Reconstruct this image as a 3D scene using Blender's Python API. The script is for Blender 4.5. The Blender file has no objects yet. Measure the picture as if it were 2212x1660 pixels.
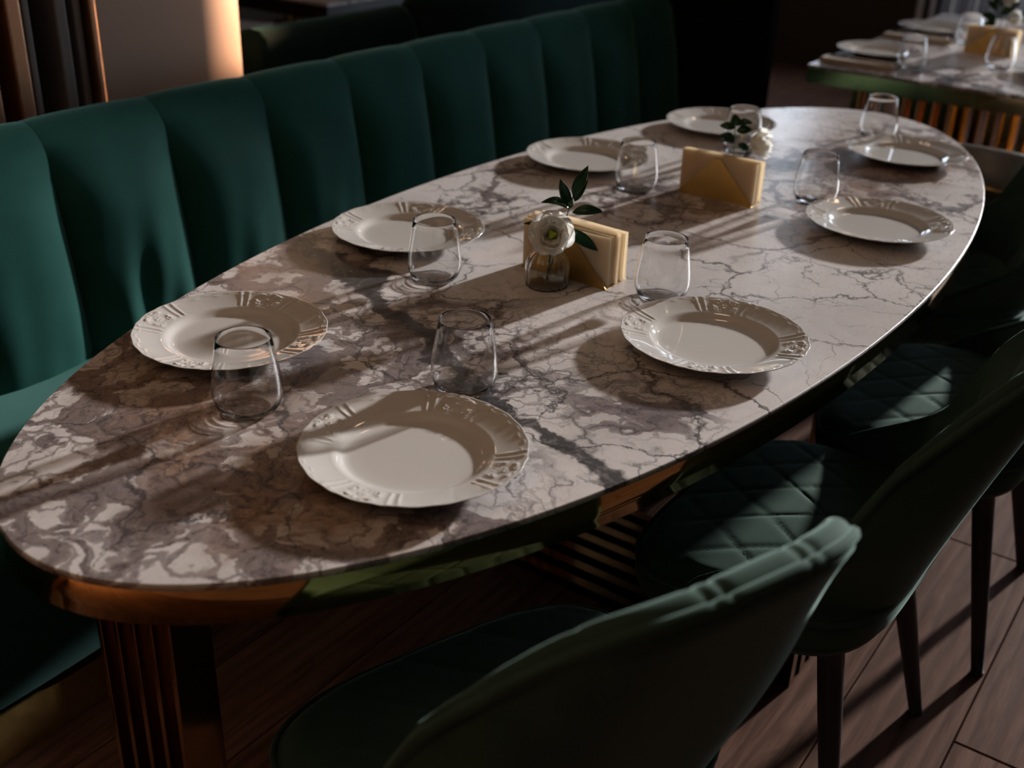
import bpy, bmesh, math, random
from mathutils import Vector, Matrix

SC = bpy.context.scene
COL = SC.collection
random.seed(7)
PI = math.pi

# ------------------------------------------------------------------ camera
cam_d = bpy.data.cameras.new('camera')
cam = bpy.data.objects.new('camera', cam_d)
COL.objects.link(cam)
CAM = Vector((-1.8237, -0.9476, 1.4583))
RIGHT = Vector((0.57738, -0.81581, 0.0329))
DOWN = Vector((-0.35345, -0.28607, -0.89064))
FWD = Vector((0.736, 0.50261, -0.45352))
M = Matrix((( RIGHT.x, -DOWN.x, -FWD.x, CAM.x), (RIGHT.y, -DOWN.y, -FWD.y, CAM.y),
            (RIGHT.z, -DOWN.z, -FWD.z, CAM.z), (0, 0, 0, 1)))
cam.matrix_world = M
cam_d.sensor_width = 36.0
cam_d.lens = 2429.43 / 2212 * 36.0
cam_d.clip_start = 0.05
cam_d.dof.use_dof = True
cam_d.dof.focus_distance = 1.62
cam_d.dof.aperture_fstop = 3.3
SC.camera = cam

# ------------------------------------------------------------------ world, sun, exposure
wd = bpy.data.worlds.new('world')
SC.world = wd
wd.use_nodes = True
bgn = wd.node_tree.nodes['Background']
bgn.inputs[0].default_value = (0.72, 0.84, 1.0, 1)
bgn.inputs[1].default_value = 5.0
sun_d = bpy.data.lights.new('sun', 'SUN')
sun = bpy.data.objects.new('sun', sun_d)
COL.objects.link(sun)
EL, AZ = math.radians(13.2), math.radians(-10.5)
sdir = Vector((-math.cos(EL) * math.cos(AZ), -math.cos(EL) * math.sin(AZ), -math.sin(EL)))
sun.rotation_euler = sdir.to_track_quat('-Z', 'Y').to_euler()
sun.location = (8, -2, 4)
sun_d.energy = 7.4
sun_d.angle = math.radians(2.2)
sun_d.cycles.is_caustics_light = True
sun_d.color = (1.0, 0.97, 0.95)
SC.view_settings.view_transform = 'Standard'
SC.view_settings.look = 'None'
SC.view_settings.gamma = 1.0
SC.view_settings.exposure = -0.22
SC.view_settings.use_curve_mapping = False
SC.cycles.use_denoising = True
SC.cycles.max_bounces = 14
SC.cycles.diffuse_bounces = 7
SC.cycles.glossy_bounces = 5
SC.cycles.transmission_bounces = 10
SC.cycles.transparent_max_bounces = 24
SC.cycles.caustics_reflective = False
SC.cycles.caustics_refractive = True
SC.cycles.sample_clamp_indirect = 4.0

TT = 0.75            # height of the stone table top

# ------------------------------------------------------------------ helpers
def mesh_obj(name, verts, faces, mat, parent=None, smooth=True, loc=None, rot=None):
    me = bpy.data.meshes.new(name)
    me.from_pydata([tuple(v) for v in verts], [], faces)
    me.update()
    if smooth:
        me.polygons.foreach_set('use_smooth', [True] * len(me.polygons))
    o = bpy.data.objects.new(name, me)
    COL.objects.link(o)
    if mat: me.materials.append(mat)
    if parent: o.parent = parent
    if loc: o.location = loc
    if rot: o.rotation_euler = rot
    return o

def bm_obj(name, bm, mat, parent=None, smooth=False, loc=None, rot=None):
    me = bpy.data.meshes.new(name)
    bmesh.ops.recalc_face_normals(bm, faces=bm.faces)
    bm.to_mesh(me); bm.free()
    if smooth:
        me.polygons.foreach_set('use_smooth', [True] * len(me.polygons))
    o = bpy.data.objects.new(name, me)
    COL.objects.link(o)
    if mat: me.materials.append(mat)
    if parent: o.parent = parent
    if loc: o.location = loc
    if rot: o.rotation_euler = rot
    return o

def box(bm, x0, x1, y0, y1, z0, z1, bev=0.0):
    vs = [bm.verts.new(c) for c in ((x0,y0,z0),(x1,y0,z0),(x1,y1,z0),(x0,y1,z0),(x0,y0,z1),(x1,y0,z1),(x1,y1,z1),(x0,y1,z1))]
    fs = [bm.faces.new([vs[i] for i in f]) for f in ((3,2,1,0),(4,5,6,7),(0,1,5,4),(1,2,6,5),(2,3,7,6),(3,0,4,7))]
    if bev > 0:
        ed = list({e for f in fs for e in f.edges})
        bmesh.ops.bevel(bm, geom=ed, offset=bev, segments=2, affect='EDGES', profile=0.6)

def box_obj(name, b, mat, parent=None, bev=0.0, smooth=False):
    bm = bmesh.new(); box(bm, *b, bev=bev)
    return bm_obj(name, bm, mat, parent, smooth)

def grid_faces(nu, nv, wrap_u=False):
    """vertex index i*nv+j"""
    f = []
    for i in range(nu if wrap_u else nu - 1):
        for j in range(nv - 1):
            a = i * nv + j; b = ((i + 1) % nu) * nv + j
            f.append((a, b, b + 1, a + 1))
    return f

def lathe(prof, n=48, rfun=None):
    vs = []; 
    for i in range(n):
        t = 2 * PI * i / n
        for (r, z) in prof:
            k = rfun(t, r, z) if rfun else 1.0
            vs.append((r * k * math.cos(t), r * k * math.sin(t), z))
    return vs, grid_faces(n, len(prof), True)

def tube(path, r, n=8, closed=False, taper=None):
    """round tube along a list of points"""
    P = [Vector(p) for p in path]; vs = []; m = len(P)
    up = Vector((0, 0, 1))
    for i, p in enumerate(P):
        if closed: d = P[(i + 1) % m] - P[i - 1]
        else: d = P[min(i + 1, m - 1)] - P[max(i - 1, 0)]
        d.normalize()
        a = d.cross(up if abs(d.z) < 0.95 else Vector((1, 0, 0))).normalized()
        b = a.cross(d).normalized()
        rr = r * (taper[i] if taper else 1.0)
        for k in range(n):
            t = 2 * PI * k / n
            vs.append(p + a * (rr * math.cos(t)) + b * (rr * math.sin(t)))
    f = []
    for i in range(m if closed else m - 1):
        for k in range(n):
            i2 = (i + 1) % m
            f.append((i * n + k, i2 * n + k, i2 * n + (k + 1) % n, i * n + (k + 1) % n))
    if not closed:
        f.append(tuple(range(n - 1, -1, -1))); f.append(tuple((m - 1) * n + k for k in range(n)))
    return vs, f

def tag(o, label, cat, group=None, kind=None):
    o['label'] = label; o['category'] = cat
    if group: o['group'] = group
    if kind: o['kind'] = kind
    return o

def struct(o):
    o['kind'] = 'structure'; return o

def thing(name, label, cat, loc=(0, 0, 0), rz=0.0, group=None):
    o = bpy.data.objects.new(name, None); COL.objects.link(o)
    o.empty_display_size = 0.05
    o.location = loc; o.rotation_euler = (0, 0, rz)
    return tag(o, label, cat, group)

def copy_tree(o, parent=None):
    c = o.copy(); COL.objects.link(c); c.parent = parent
    for ch in list(o.children): copy_tree(ch, c)
    return c

def smooth01(a, b, x):
    t = max(0.0, min(1.0, (x - a) / (b - a))); return t * t * (3 - 2 * t)

# ------------------------------------------------------------------ node helper
class NT:
    def __init__(self, name):
        self.m = bpy.data.materials.new(name); self.m.use_nodes = True
        self.t = self.m.node_tree; self.t.nodes.clear()
        self.out = self.t.nodes.new('ShaderNodeOutputMaterial')
    def n(self, typ, ins=None, **kw):
        nd = self.t.nodes.new(typ)
        for k, v in kw.items(): setattr(nd, k, v)
        if ins:
            for k, v in ins.items(): self.s(nd.inputs[k], v)
        return nd
    def s(self, sock, v):
        if isinstance(v, bpy.types.NodeSocket): self.t.links.new(v, sock)
        elif isinstance(v, bpy.types.Node): self.t.links.new(v.outputs[0], sock)
        else:
            if hasattr(sock, 'default_value'):
                if sock.type == 'RGBA' and len(v) == 3: v = (*v, 1)
                sock.default_value = v
    def math(self, op, a, b=0.0, c=None, clamp=False):
        nd = self.n('ShaderNodeMath', operation=op, use_clamp=clamp)
        self.s(nd.inputs[0], a); self.s(nd.inputs[1], b)
        if c is not None: self.s(nd.inputs[2], c)
        return nd.outputs[0]
    def vmath(self, op, a, b=(0, 0, 0)):
        nd = self.n('ShaderNodeVectorMath', operation=op)
        self.s(nd.inputs[0], a); self.s(nd.inputs[1], b)
        return nd.outputs[0]
    def mix(self, f, a, b, blend='MIX'):
        nd = self.n('ShaderNodeMix', data_type='RGBA', blend_type=blend)
        self.s(nd.inputs[0], f); self.s(nd.inputs[6], a); self.s(nd.inputs[7], b)
        return nd.outputs[2]
    def ramp(self, f, stops, interp='LINEAR'):
        nd = self.n('ShaderNodeValToRGB'); cr = nd.color_ramp; cr.interpolation = interp
        while len(cr.elements) < len(stops): cr.elements.new(0.5)
        for e, (p, c) in zip(cr.elements, stops):
            e.position = p; e.color = (*c, 1) if len(c) == 3 else c
        self.s(nd.inputs[0], f); return nd.outputs[0]
    def rng(self, f, a, b, c=0.0, d=1.0, smooth=False):
        nd = self.n('ShaderNodeMapRange', interpolation_type='SMOOTHSTEP' if smooth else 'LINEAR')
        for i, v in enumerate((f, a, b, c, d)): self.s(nd.inputs[i], v)
        return nd.outputs[0]
    def noise(self, vec, scale, detail=4.0, rough=0.55, dist=0.0):
        return self.n('ShaderNodeTexNoise', {'Vector': vec, 'Scale': scale, 'Detail': detail, 'Roughness': rough, 'Distortion': dist})
    def voro(self, vec, scale, feature='F1', rnd=1.0):
        return self.n('ShaderNodeTexVoronoi', {'Vector': vec, 'Scale': scale, 'Randomness': rnd}, feature=feature)
    def coord(self): return self.n('ShaderNodeTexCoord').outputs['Object']
    def geo(self): return self.n('ShaderNodeNewGeometry')
    def bump(self, h, strength=0.3, dist=0.002):
        return self.n('ShaderNodeBump', {'Height': h, 'Strength': strength, 'Distance': dist}).outputs[0]
    def bsdf(self, **kw):
        p = self.n('ShaderNodeBsdfPrincipled')
        for k, v in kw.items(): self.s(p.inputs[k.replace('_', ' ')], v)
        return p
    def done(self, sh):
        self.t.links.new(sh.outputs[0] if isinstance(sh, bpy.types.Node) else sh, self.out.inputs[0]); return self.m

def simple(name, col, rough=0.5, metal=0.0, noise=0.0, nscale=30.0, **kw):
    t = NT(name)
    c = col
    if noise > 0:
        nz = t.noise(t.coord(), nscale)
        c = t.mix(t.math('MULTIPLY', nz.outputs[0], noise), col, tuple(x * 0.35 for x in col))
    return t.done(t.bsdf(Base_Color=c, Roughness=rough, Metallic=metal, **kw))

# ------------------------------------------------------------------ materials
def velvet(name, base, sheen, sheen_w=0.6, nscale=9.0):
    t = NT(name); co = t.coord()
    nz = t.noise(co, nscale, 5, 0.6); fine = t.noise(co, 900, 1, 0.5)
    c = t.mix(nz.outputs[0], tuple(x * 0.7 for x in base), tuple(min(1, x * 1.35) for x in base))
    h = t.math('ADD', t.math('MULTIPLY', nz.outputs[0], 0.35), t.math('MULTIPLY', fine.outputs[0], 0.1))
    return t.done(t.bsdf(Base_Color=c, Roughness=0.75, Sheen_Weight=sheen_w, Sheen_Roughness=0.38, Sheen_Tint=(*sheen, 1),
                         Specular_IOR_Level=0.04, Normal=t.bump(h, 0.25, 0.004)))
M_VELVET = velvet('banquette_velvet', (0.010, 0.056, 0.048), (0.38, 0.74, 0.68), 0.42)
M_CHAIR = velvet('chair_velvet', (0.030, 0.056, 0.044), (0.60, 0.82, 0.74), 0.32)
M_BLACKVEL = velvet('dark_velvet', (0.004, 0.012, 0.011), (0.25, 0.6, 0.55), 0.25)

def brass(name, col=(0.62, 0.40, 0.15), rough=0.07):
    t = NT(name); co = t.coord()
    nz = t.noise(co, 40, 5, 0.7)
    r = t.rng(nz.outputs[0], 0.25, 0.80, rough * 0.9, rough * 1.35)
    c = t.mix(t.rng(nz.outputs[0], 0.4, 0.9), col, tuple(x * 0.86 for x in col))
    return t.done(t.bsdf(Base_Color=c, Metallic=1.0, Roughness=r, Normal=t.bump(t.noise(co, 3.0, 2).outputs[0], 0.06, 0.02)))
M_BRASS = brass('polished_brass')
M_BRASS_D = brass('bronzed_brass', (0.30, 0.17, 0.07), 0.16)
M_BRASS_M = brass('smoked_brass', (0.36, 0.25, 0.12), 0.10)
M_GOLD = brass('brushed_gold', (0.62, 0.40, 0.14), 0.34)
M_KICK = brass('kick_plate_brass', (0.62, 0.42, 0.16), 0.5)
M_COPPER = brass('copper_panel', (0.62, 0.34, 0.20), 0.42)

def stone():
    t = NT('marble_breccia'); co = t.coord()
    n1 = t.noise(co, 3.0, 4, 0.6); n2 = t.noise(co, 11.0, 5, 0.6); n3 = t.noise(co, 42.0, 4, 0.65)
    w1 = t.vmath('SCALE', t.vmath('SUBTRACT', n1.outputs[1], (0.5, 0.5, 0.5))); w1.node.inputs[3].default_value = 0.30
    w2 = t.vmath('SCALE', t.vmath('SUBTRACT', n2.outputs[1], (0.5, 0.5, 0.5))); w2.node.inputs[3].default_value = 0.085
    w3 = t.vmath('SCALE', t.vmath('SUBTRACT', n3.outputs[1], (0.5, 0.5, 0.5))); w3.node.inputs[3].default_value = 0.022
    p12 = t.vmath('ADD', t.vmath('ADD', co, w1), w2)
    p = t.vmath('ADD', p12, w3)
    pl = t.vmath('ADD', t.vmath('ADD', co, w2), w3)     # only lightly bent: straighter cracks
    sep = t.n('ShaderNodeSeparateXYZ', {0: co}); X, Y = sep.outputs[0], sep.outputs[1]
    sepp = t.n('ShaderNodeSeparateXYZ', {0: p}); PX, PY = sepp.outputs[0], sepp.outputs[1]
    def blob(cx, cy, rx, ry, amp=1.0, src=None):
        a, b = (PX, PY)
        dx = t.math('DIVIDE', t.math('SUBTRACT', a, cx), rx); dy = t.math('DIVIDE', t.math('SUBTRACT', b, cy), ry)
        d2 = t.math('ADD', t.math('MULTIPLY', dx, dx), t.math('MULTIPLY', dy, dy))
        return t.math('MULTIPLY', t.math('POWER', 2.718, t.math('MULTIPLY', d2, -1.0)), amp)
    def add(*l):
        r = l[0]
        for x in l[1:]: r = t.math('ADD', r, x)
        return r
    low = t.noise(co, 1.7, 3, 0.55)
    mid = t.noise(p, 7.0, 5, 0.65)
    fine = t.noise(p, 60.0, 4, 0.7)
    # where the breccia matrix (grey-purple, brown) is dense
    dens = add(blob(-1.18, 0.0, 0.22, 0.45, 1.0), blob(-0.82, 0.24, 0.32, 0.20, 0.95), blob(-0.74, 0.04, 0.17, 0.15, 1.4), blob(-0.45, 0.40, 0.25, 0.12, 0.8),
               blob(-0.95, -0.12, 0.20, 0.20, 0.85), blob(-0.62, -0.36, 0.12, 0.12, 0.45), blob(0.75, 0.0, 0.35, 0.14, 0.75), blob(0.15, 0.08, 0.22, 0.14, 0.65), blob(0.66, -0.25, 0.34, 0.13, 0.9), blob(1.0, -0.15, 0.3, 0.12, 0.6),
               blob(0.25, 0.42, 0.3, 0.10, 0.5), blob(-0.05, 0.36, 0.2, 0.08, 0.4),
               t.math('MULTIPLY', t.math('SUBTRACT', low.outputs[0], 0.5), 1.1))
    dens = t.math('ADD', dens, 0.0, clamp=True)
    # base: pale stone
    base = t.mix(n2.outputs[0], (0.78, 0.735, 0.725), (0.60, 0.56, 0.55))
    base = t.mix(t.math('MULTIPLY', t.rng(fine.outputs[0], 0.45, 0.75), 0.25), base, (0.42, 0.37, 0.37))
    cloud = t.noise(pl, 2.6, 4, 0.6)
    base = t.mix(t.math('MULTIPLY', t.rng(cloud.outputs[0], 0.42, 0.68), 0.55), base, (0.40, 0.365, 0.355))
    # breccia: thick borders between pale fragments
    vb = t.voro(p, 8.0, 'DISTANCE_TO_EDGE'); vb2 = t.voro(p, 19.0, 'DISTANCE_TO_EDGE')
    thick = t.math('MULTIPLY', t.math('MULTIPLY', dens, 0.22), t.rng(mid.outputs[0], 0.35, 0.62))
    th2 = t.math('MULTIPLY', t.math('MULTIPLY', dens, 0.09), t.rng(n1.outputs[0], 0.42, 0.6))
    m1 = t.rng(t.math('SUBTRACT', vb.outputs[0], thick), 0.0, 0.03, 1.0, 0.0)
    m2 = t.rng(t.math('SUBTRACT', vb2.outputs[0], th2), 0.0, 0.05, 0.8, 0.0)
    mm = t.math('MULTIPLY', t.math('MAXIMUM', m1, m2), t.rng(dens, 0.12, 0.4), clamp=True)
    matc = t.mix(t.rng(fine.outputs[0], 0.3, 0.7), (0.085, 0.068, 0.070), (0.30, 0.245, 0.235))
    matc = t.mix(t.rng(mid.outputs[0], 0.5, 0.75), matc, (0.20, 0.165, 0.185))
    base = t.mix(mm, base, matc)
    # general haze of grey brown in dense parts
    hz = t.math('MULTIPLY', t.rng(mid.outputs[0], 0.42, 0.66), t.math('MULTIPLY', dens, 0.55), clamp=True)
    base = t.mix(hz, base, t.mix(fine.outputs[0], (0.13, 0.105, 0.10), (0.33, 0.27, 0.25)))
    # rust and brown stains
    br = add(blob(-1.03, 0.04, 0.09, 0.11, 1.0), blob(-1.06, -0.15, 0.10, 0.10, 1.0), blob(-0.93, 0.05, 0.07, 0.05, 0.6), blob(-0.65, 0.235, 0.05, 0.045, 0.9), blob(-0.95, 0.27, 0.12, 0.10, 0.75),
             blob(0.66, -0.22, 0.30, 0.11, 1.0), blob(0.88, 0.02, 0.30, 0.09, 0.95), blob(0.95, -0.32, 0.25, 0.08, 0.7), blob(0.13, 0.05, 0.16, 0.09, 0.45), blob(-0.5, 0.36, 0.14, 0.06, 0.5))
    brm = t.math('MULTIPLY', br, t.rng(n2.outputs[0], 0.30, 0.62), clamp=True)
    brc = t.mix(t.rng(fine.outputs[0], 0.35, 0.7), (0.10, 0.050, 0.030), (0.42, 0.24, 0.13))
    base = t.mix(t.math('MULTIPLY', brm, 0.85), base, brc)
    # crack veins at three sizes
    c1 = t.voro(pl, 4.2, 'DISTANCE_TO_EDGE'); c2 = t.voro(p12, 8.0, 'DISTANCE_TO_EDGE'); c3 = t.voro(pl, 17.0, 'DISTANCE_TO_EDGE')
    wv = t.rng(mid.outputs[0], 0.35, 0.7, 0.2, 1.4)
    k1 = t.rng(c1.outputs[0], t.math('MULTIPLY', wv, 0.005), t.math('MULTIPLY', wv, 0.019), 1.0, 0.0)
    k2 = t.math('MULTIPLY', t.rng(c2.outputs[0], 0.003, t.math('MULTIPLY', wv, 0.024), 1.0, 0.0), t.rng(n2.outputs[0], 0.42, 0.56))
    k3 = t.math('MULTIPLY', t.rng(c3.outputs[0], 0.004, 0.036, 1.0, 0.0), t.rng(low.outputs[0], 0.44, 0.62, 0.0, 0.8))
    cr = t.math('MAXIMUM', t.math('MULTIPLY', k1, t.rng(n1.outputs[0], 0.36, 0.5, 0.15, 0.9)), t.math('MULTIPLY', t.math('MAXIMUM', k2, k3), 0.75), clamp=True)
    base = t.mix(t.math('MULTIPLY', cr, 0.92), base, (0.050, 0.045, 0.048))
    # the broad dark vein that crosses the top
    ln = t.math('SUBTRACT', t.math('SUBTRACT', PX, -0.645), t.math('MULTIPLY', PY, 0.36))
    wid = t.math('MULTIPLY', t.rng(mid.outputs[0], 0.35, 0.7, 0.3, 1.5), 0.032)
    kv = t.rng(t.math('ABSOLUTE', ln), t.math('MULTIPLY', wid, 0.65), t.math('MULTIPLY', wid, 1.05), 1.0, 0.0)
    base = t.mix(t.math('MULTIPLY', kv, t.rng(fine.outputs[0], 0.25, 0.5, 0.6, 0.95)), base, (0.040, 0.036, 0.038))
    ln2 = t.math('SUBTRACT', t.math('SUBTRACT', PY, -0.30), t.math('MULTIPLY', t.math('SUBTRACT', PX, 0.3), -0.45))
    kv2 = t.math('MULTIPLY', t.rng(t.math('ABSOLUTE', ln2), 0.003, 0.011, 1.0, 0.0), t.rng(PX, -0.1, 0.1))
    base = t.mix(t.math('MULTIPLY', kv2, 0.8), base, (0.07, 0.065, 0.068))
    h = t.math('ADD', t.math('MULTIPLY', fine.outputs[0], 0.5), t.math('MULTIPLY', cr, -0.8))
    return t.done(t.bsdf(Base_Color=base, Roughness=t.rng(fine.outputs[0], 0.3, 0.7, 0.24, 0.36), Specular_IOR_Level=0.45,
                         Normal=t.bump(h, 0.12, 0.0015)))
M_STONE = stone()

def wood():
    t = NT('dark_oak_plank'); co = t.coord()
    oi = t.n('ShaderNodeObjectInfo')
    rnd = oi.outputs['Random']
    off = t.n('ShaderNodeCombineXYZ', {0: t.math('MULTIPLY', rnd, 37.0), 1: t.math('MULTIPLY', rnd, 11.0)})
    p = t.vmath('ADD', co, off.outputs[0])
    ps = t.vmath('MULTIPLY', p, (1.3, 9.0, 1.0))
    n1 = t.noise(ps, 2.2, 6, 0.65, 1.2); n2 = t.noise(t.vmath('MULTIPLY', p, (4, 90, 1)), 3.0, 3, 0.6)
    wv = t.n('ShaderNodeTexWave', {'Vector': ps, 'Scale': 1.1, 'Distortion': 7.0, 'Detail': 3.0, 'Detail Scale': 1.4}, bands_direction='Y')
    c = t.ramp(n1.outputs[0], [(0.25, (0.060, 0.030, 0.020)), (0.5, (0.150, 0.078, 0.054)), (0.75, (0.225, 0.125, 0.090))])
    c = t.mix(t.rng(wv.outputs[1], 0.5, 0.95, 0.0, 0.45), c, (0.052, 0.028, 0.020))
    c = t.mix(t.rng(n2.outputs[0], 0.45, 0.8, 0.0, 0.4), c, (0.040, 0.022, 0.018))
    c = t.mix(t.math('MULTIPLY', rnd, 0.35), c, (0.130, 0.075, 0.062))
    h = t.math('ADD', t.math('MULTIPLY', n2.outputs[0], 0.5), t.math('MULTIPLY', wv.outputs[1], -0.5))
    return t.done(t.bsdf(Base_Color=c, Roughness=0.6, Specular_IOR_Level=0.02, Normal=t.bump(h, 0.35, 0.002)))
M_WOOD = wood()
M_PLASTER = simple('dark_plaster', (0.14, 0.115, 0.095), 0.85, noise=0.5, nscale=6)
M_CEIL = simple('ceiling_paint', (0.45, 0.40, 0.34), 0.9, noise=0.3, nscale=4)
M_PANEL = simple('brown_wall_panel', (0.050, 0.030, 0.018), 0.6, noise=0.6, nscale=5)
M_GAP = simple('joint_black', (0.010, 0.007, 0.006), 0.9)
M_MATTE = simple('panel_shade_black', (0.006, 0.007, 0.007), 0.95, noise=0.3, Specular_IOR_Level=0.0)  # end panel faces away from the light; its shade is put into the colour
M_BLACK = simple('black_lacquer', (0.008, 0.008, 0.008), 0.35, noise=0.3)
M_BLACKM = simple('black_leg_paint', (0.006, 0.006, 0.007), 0.5, noise=0.3)
M_CHINA = simple('white_porcelain', (0.60, 0.57, 0.54), 0.06, noise=0.06, nscale=12, Coat_Weight=0.6, Coat_Roughness=0.04)
M_FRAME = simple('window_frame_paint', (0.03, 0.03, 0.03), 0.5, noise=0.2)
M_WHITE = simple('white_trim', (0.6, 0.58, 0.56), 0.6, noise=0.2)
M_PALE = simple('pale_leather', (0.40, 0.37, 0.34), 0.5, noise=0.3, nscale=10)
M_GREYL = simple('grey_leather', (0.16, 0.15, 0.15), 0.35, noise=0.3, nscale=10)
M_LINEN = simple('beige_linen', (0.50, 0.42, 0.34), 0.9, noise=0.3, nscale=60)
M_STEEL = simple('cutlery_steel', (0.75, 0.75, 0.76), 0.12, 1.0, noise=0.1)
M_FIN = simple('dark_grey_fin', (0.13, 0.115, 0.115), 0.5, noise=0.3, nscale=4)
M_COLUMN = simple('column_taupe', (0.34, 0.235, 0.18), 0.5, 0.45, noise=0.15, nscale=3)

def thin_glass(name, tint=(0.965, 0.972, 0.97), f0=0.05, gain=0.75):
    t = NT(name)
    lw = t.n('ShaderNodeLayerWeight', {'Blend': 0.5})
    f = t.math('ADD', t.math('MULTIPLY', t.math('POWER', lw.outputs['Facing'], 4.5), gain), f0, clamp=True)
    nz = t.noise(t.coord(), 20.0, 2)
    tr = t.n('ShaderNodeBsdfTransparent', {'Color': t.mix(nz.outputs[0], tint, tuple(x * 0.985 for x in tint))})
    gl = t.n('ShaderNodeBsdfGlossy', {'Color': (1, 1, 1), 'Roughness': 0.02})
    mx = t.n('ShaderNodeMixShader', {0: f, 1: tr.outputs[0], 2: gl.outputs[0]})
    return t.done(mx)
def real_glass(name, tint, ior=1.5):
    t = NT(name); nz = t.noise(t.coord(), 20.0, 2)
    return t.done(t.n('ShaderNodeBsdfGlass', {'Color': t.mix(nz.outputs[0], tint, tuple(x * 0.99 for x in tint)), 'Roughness': 0.0, 'IOR': ior}))
M_GLASS = real_glass('clear_glass', (1.0, 1.0, 1.0))
M_VASE = real_glass('ribbed_vase_glass', (0.99, 1.0, 0.995))
def solid_glass(name):
    t = NT(name)
    nz = t.noise(t.coord(), 30.0, 2)
    g = t.n('ShaderNodeBsdfGlass', {'Color': t.mix(nz.outputs[0], (0.97, 0.98, 0.98), (0.94, 0.96, 0.96)), 'Roughness': 0.0, 'IOR': 1.48})
    tr = t.n('ShaderNodeBsdfTransparent', {'Color': (0.93, 0.94, 0.94)})
    return t.done(t.n('ShaderNodeMixShader', {0: 0.5, 1: tr.outputs[0], 2: g.outputs[0]}))
M_GLASSBASE = solid_glass('thick_glass_base')

def translucent(name, c1, c2, tw, rough=0.8, nscale=25.0, tcol=None):
    t = NT(name); nz = t.noise(t.coord(), nscale, 4)
    c = t.mix(nz.outputs[0], c1, c2)
    pb = t.bsdf(Base_Color=c, Roughness=rough, Specular_IOR_Level=0.2)
    tl = t.n('ShaderNodeBsdfTranslucent', {'Color': tcol or c})
    return t.done(t.n('ShaderNodeMixShader', {0: tw, 1: pb.outputs[0], 2: tl.outputs[0]}))
M_NAPKIN = translucent('kraft_paper', (0.78, 0.68, 0.54), (0.70, 0.60, 0.46), 0.60, tcol=(0.95, 0.85, 0.68))
M_SHADE = translucent('lamp_shade_linen', (0.80, 0.72, 0.60), (0.74, 0.66, 0.54), 0.7)
M_CURTAIN = translucent('grey_curtain', (0.34, 0.34, 0.36), (0.28, 0.28, 0.30), 0.45)
M_PETAL = translucent('white_petal', (0.985, 0.98, 0.96), (0.96, 0.95, 0.92), 0.68, 0.6, 40.0)
M_PETAL_Y = translucent('cream_petal', (0.80, 0.78, 0.55), (0.72, 0.70, 0.42), 0.4, 0.6, 40.0)
M_LEAF = translucent('dark_leaf', (0.010, 0.035, 0.016), (0.020, 0.060, 0.022), 0.12, 0.22, 30.0)
M_STEM = simple('stem_green', (0.05, 0.12, 0.04), 0.5, noise=0.3)
M_PISTIL = simple('pistil_green', (0.42, 0.62, 0.06), 0.5, noise=0.3)
M_WATER = thin_glass('vase_water', (0.93, 0.95, 0.93), 0.04, 0.4)

def emit(name, col, st):
    t = NT(name); nz = t.noise(t.coord(), 5.0)
    e = t.n('ShaderNodeEmission', {'Color': t.mix(nz.outputs[0], col, tuple(x * 0.97 for x in col)), 'Strength': st})
    return t.done(e)
M_LAMP = emit('warm_lamp_glow', (1.0, 0.68, 0.44), 11.0)

# ------------------------------------------------------------------ room shell
X0, X1, Y0, Y1, ZC = -4.2, 5.6, -3.6, 5.6, 3.0
fl = struct(box_obj('floor', (X0, X1, Y0, Y1, -0.10, -0.006), M_GAP))
# oak planks: rows run along the table
ROW, V0 = 0.198, -0.7625
fixed = {-1: -0.11, 0: 0.54}
k0 = int(math.floor((Y0 - V0) / ROW)); k1 = int(math.ceil((Y1 - V0) / ROW))
plank_cache = {}
for k in range(k0, k1 + 1):
    ya, yb = max(V0 + k * ROW, Y0), min(V0 + (k + 1) * ROW, Y1)
    if yb - ya < 0.03: continue
    LEN = 1.9
    ph = fixed.get(k, random.uniform(0, LEN))
    n0 = int(math.floor((X0 - ph) / LEN)); n1 = int(math.ceil((X1 - ph) / LEN))
    for n in range(n0, n1):
        xa, xb = max(ph + n * LEN, X0), min(ph + (n + 1) * LEN, X1)
        if xb - xa < 0.05: continue
        key = (round(xb - xa, 3), round(yb - ya, 3))
        if key not in plank_cache:
            lx, ly = key
            bm = bmesh.new(); box(bm, -lx / 2 + 0.0012, lx / 2 - 0.0012, -ly / 2 + 0.0012, ly / 2 - 0.0012, -0.006, 0.0)
            top = [e for e in bm.edges if all(v.co.z > -0.001 for v in e.verts)]
            bmesh.ops.bevel(bm, geom=top, offset=0.0022, segments=1, affect='EDGES')
            o = bm_obj('plank', bm, M_WOOD, fl); plank_cache[key] = o.data
        else:
            o = bpy.data.objects.new('plank', plank_cache[key]); COL.objects.link(o); o.parent = fl
        o.location = ((xa + xb) / 2, (ya + yb) / 2, 0)
struct(box_obj('ceiling', (X0, X1, Y0, Y1, ZC, ZC + 0.12), M_CEIL))
struct(box_obj('wall_near', (X0 - 0.15, X0, Y0 - 0.15, Y1 + 0.15, -0.1, ZC), M_PLASTER))
struct(box_obj('wall_right', (X0, X1, Y0 - 0.15, Y0, -0.1, ZC), M_PLASTER))
struct(box_obj('wall_left', (X0, X1, Y1, Y1 + 0.15, -0.1, ZC), M_PLASTER))
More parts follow.
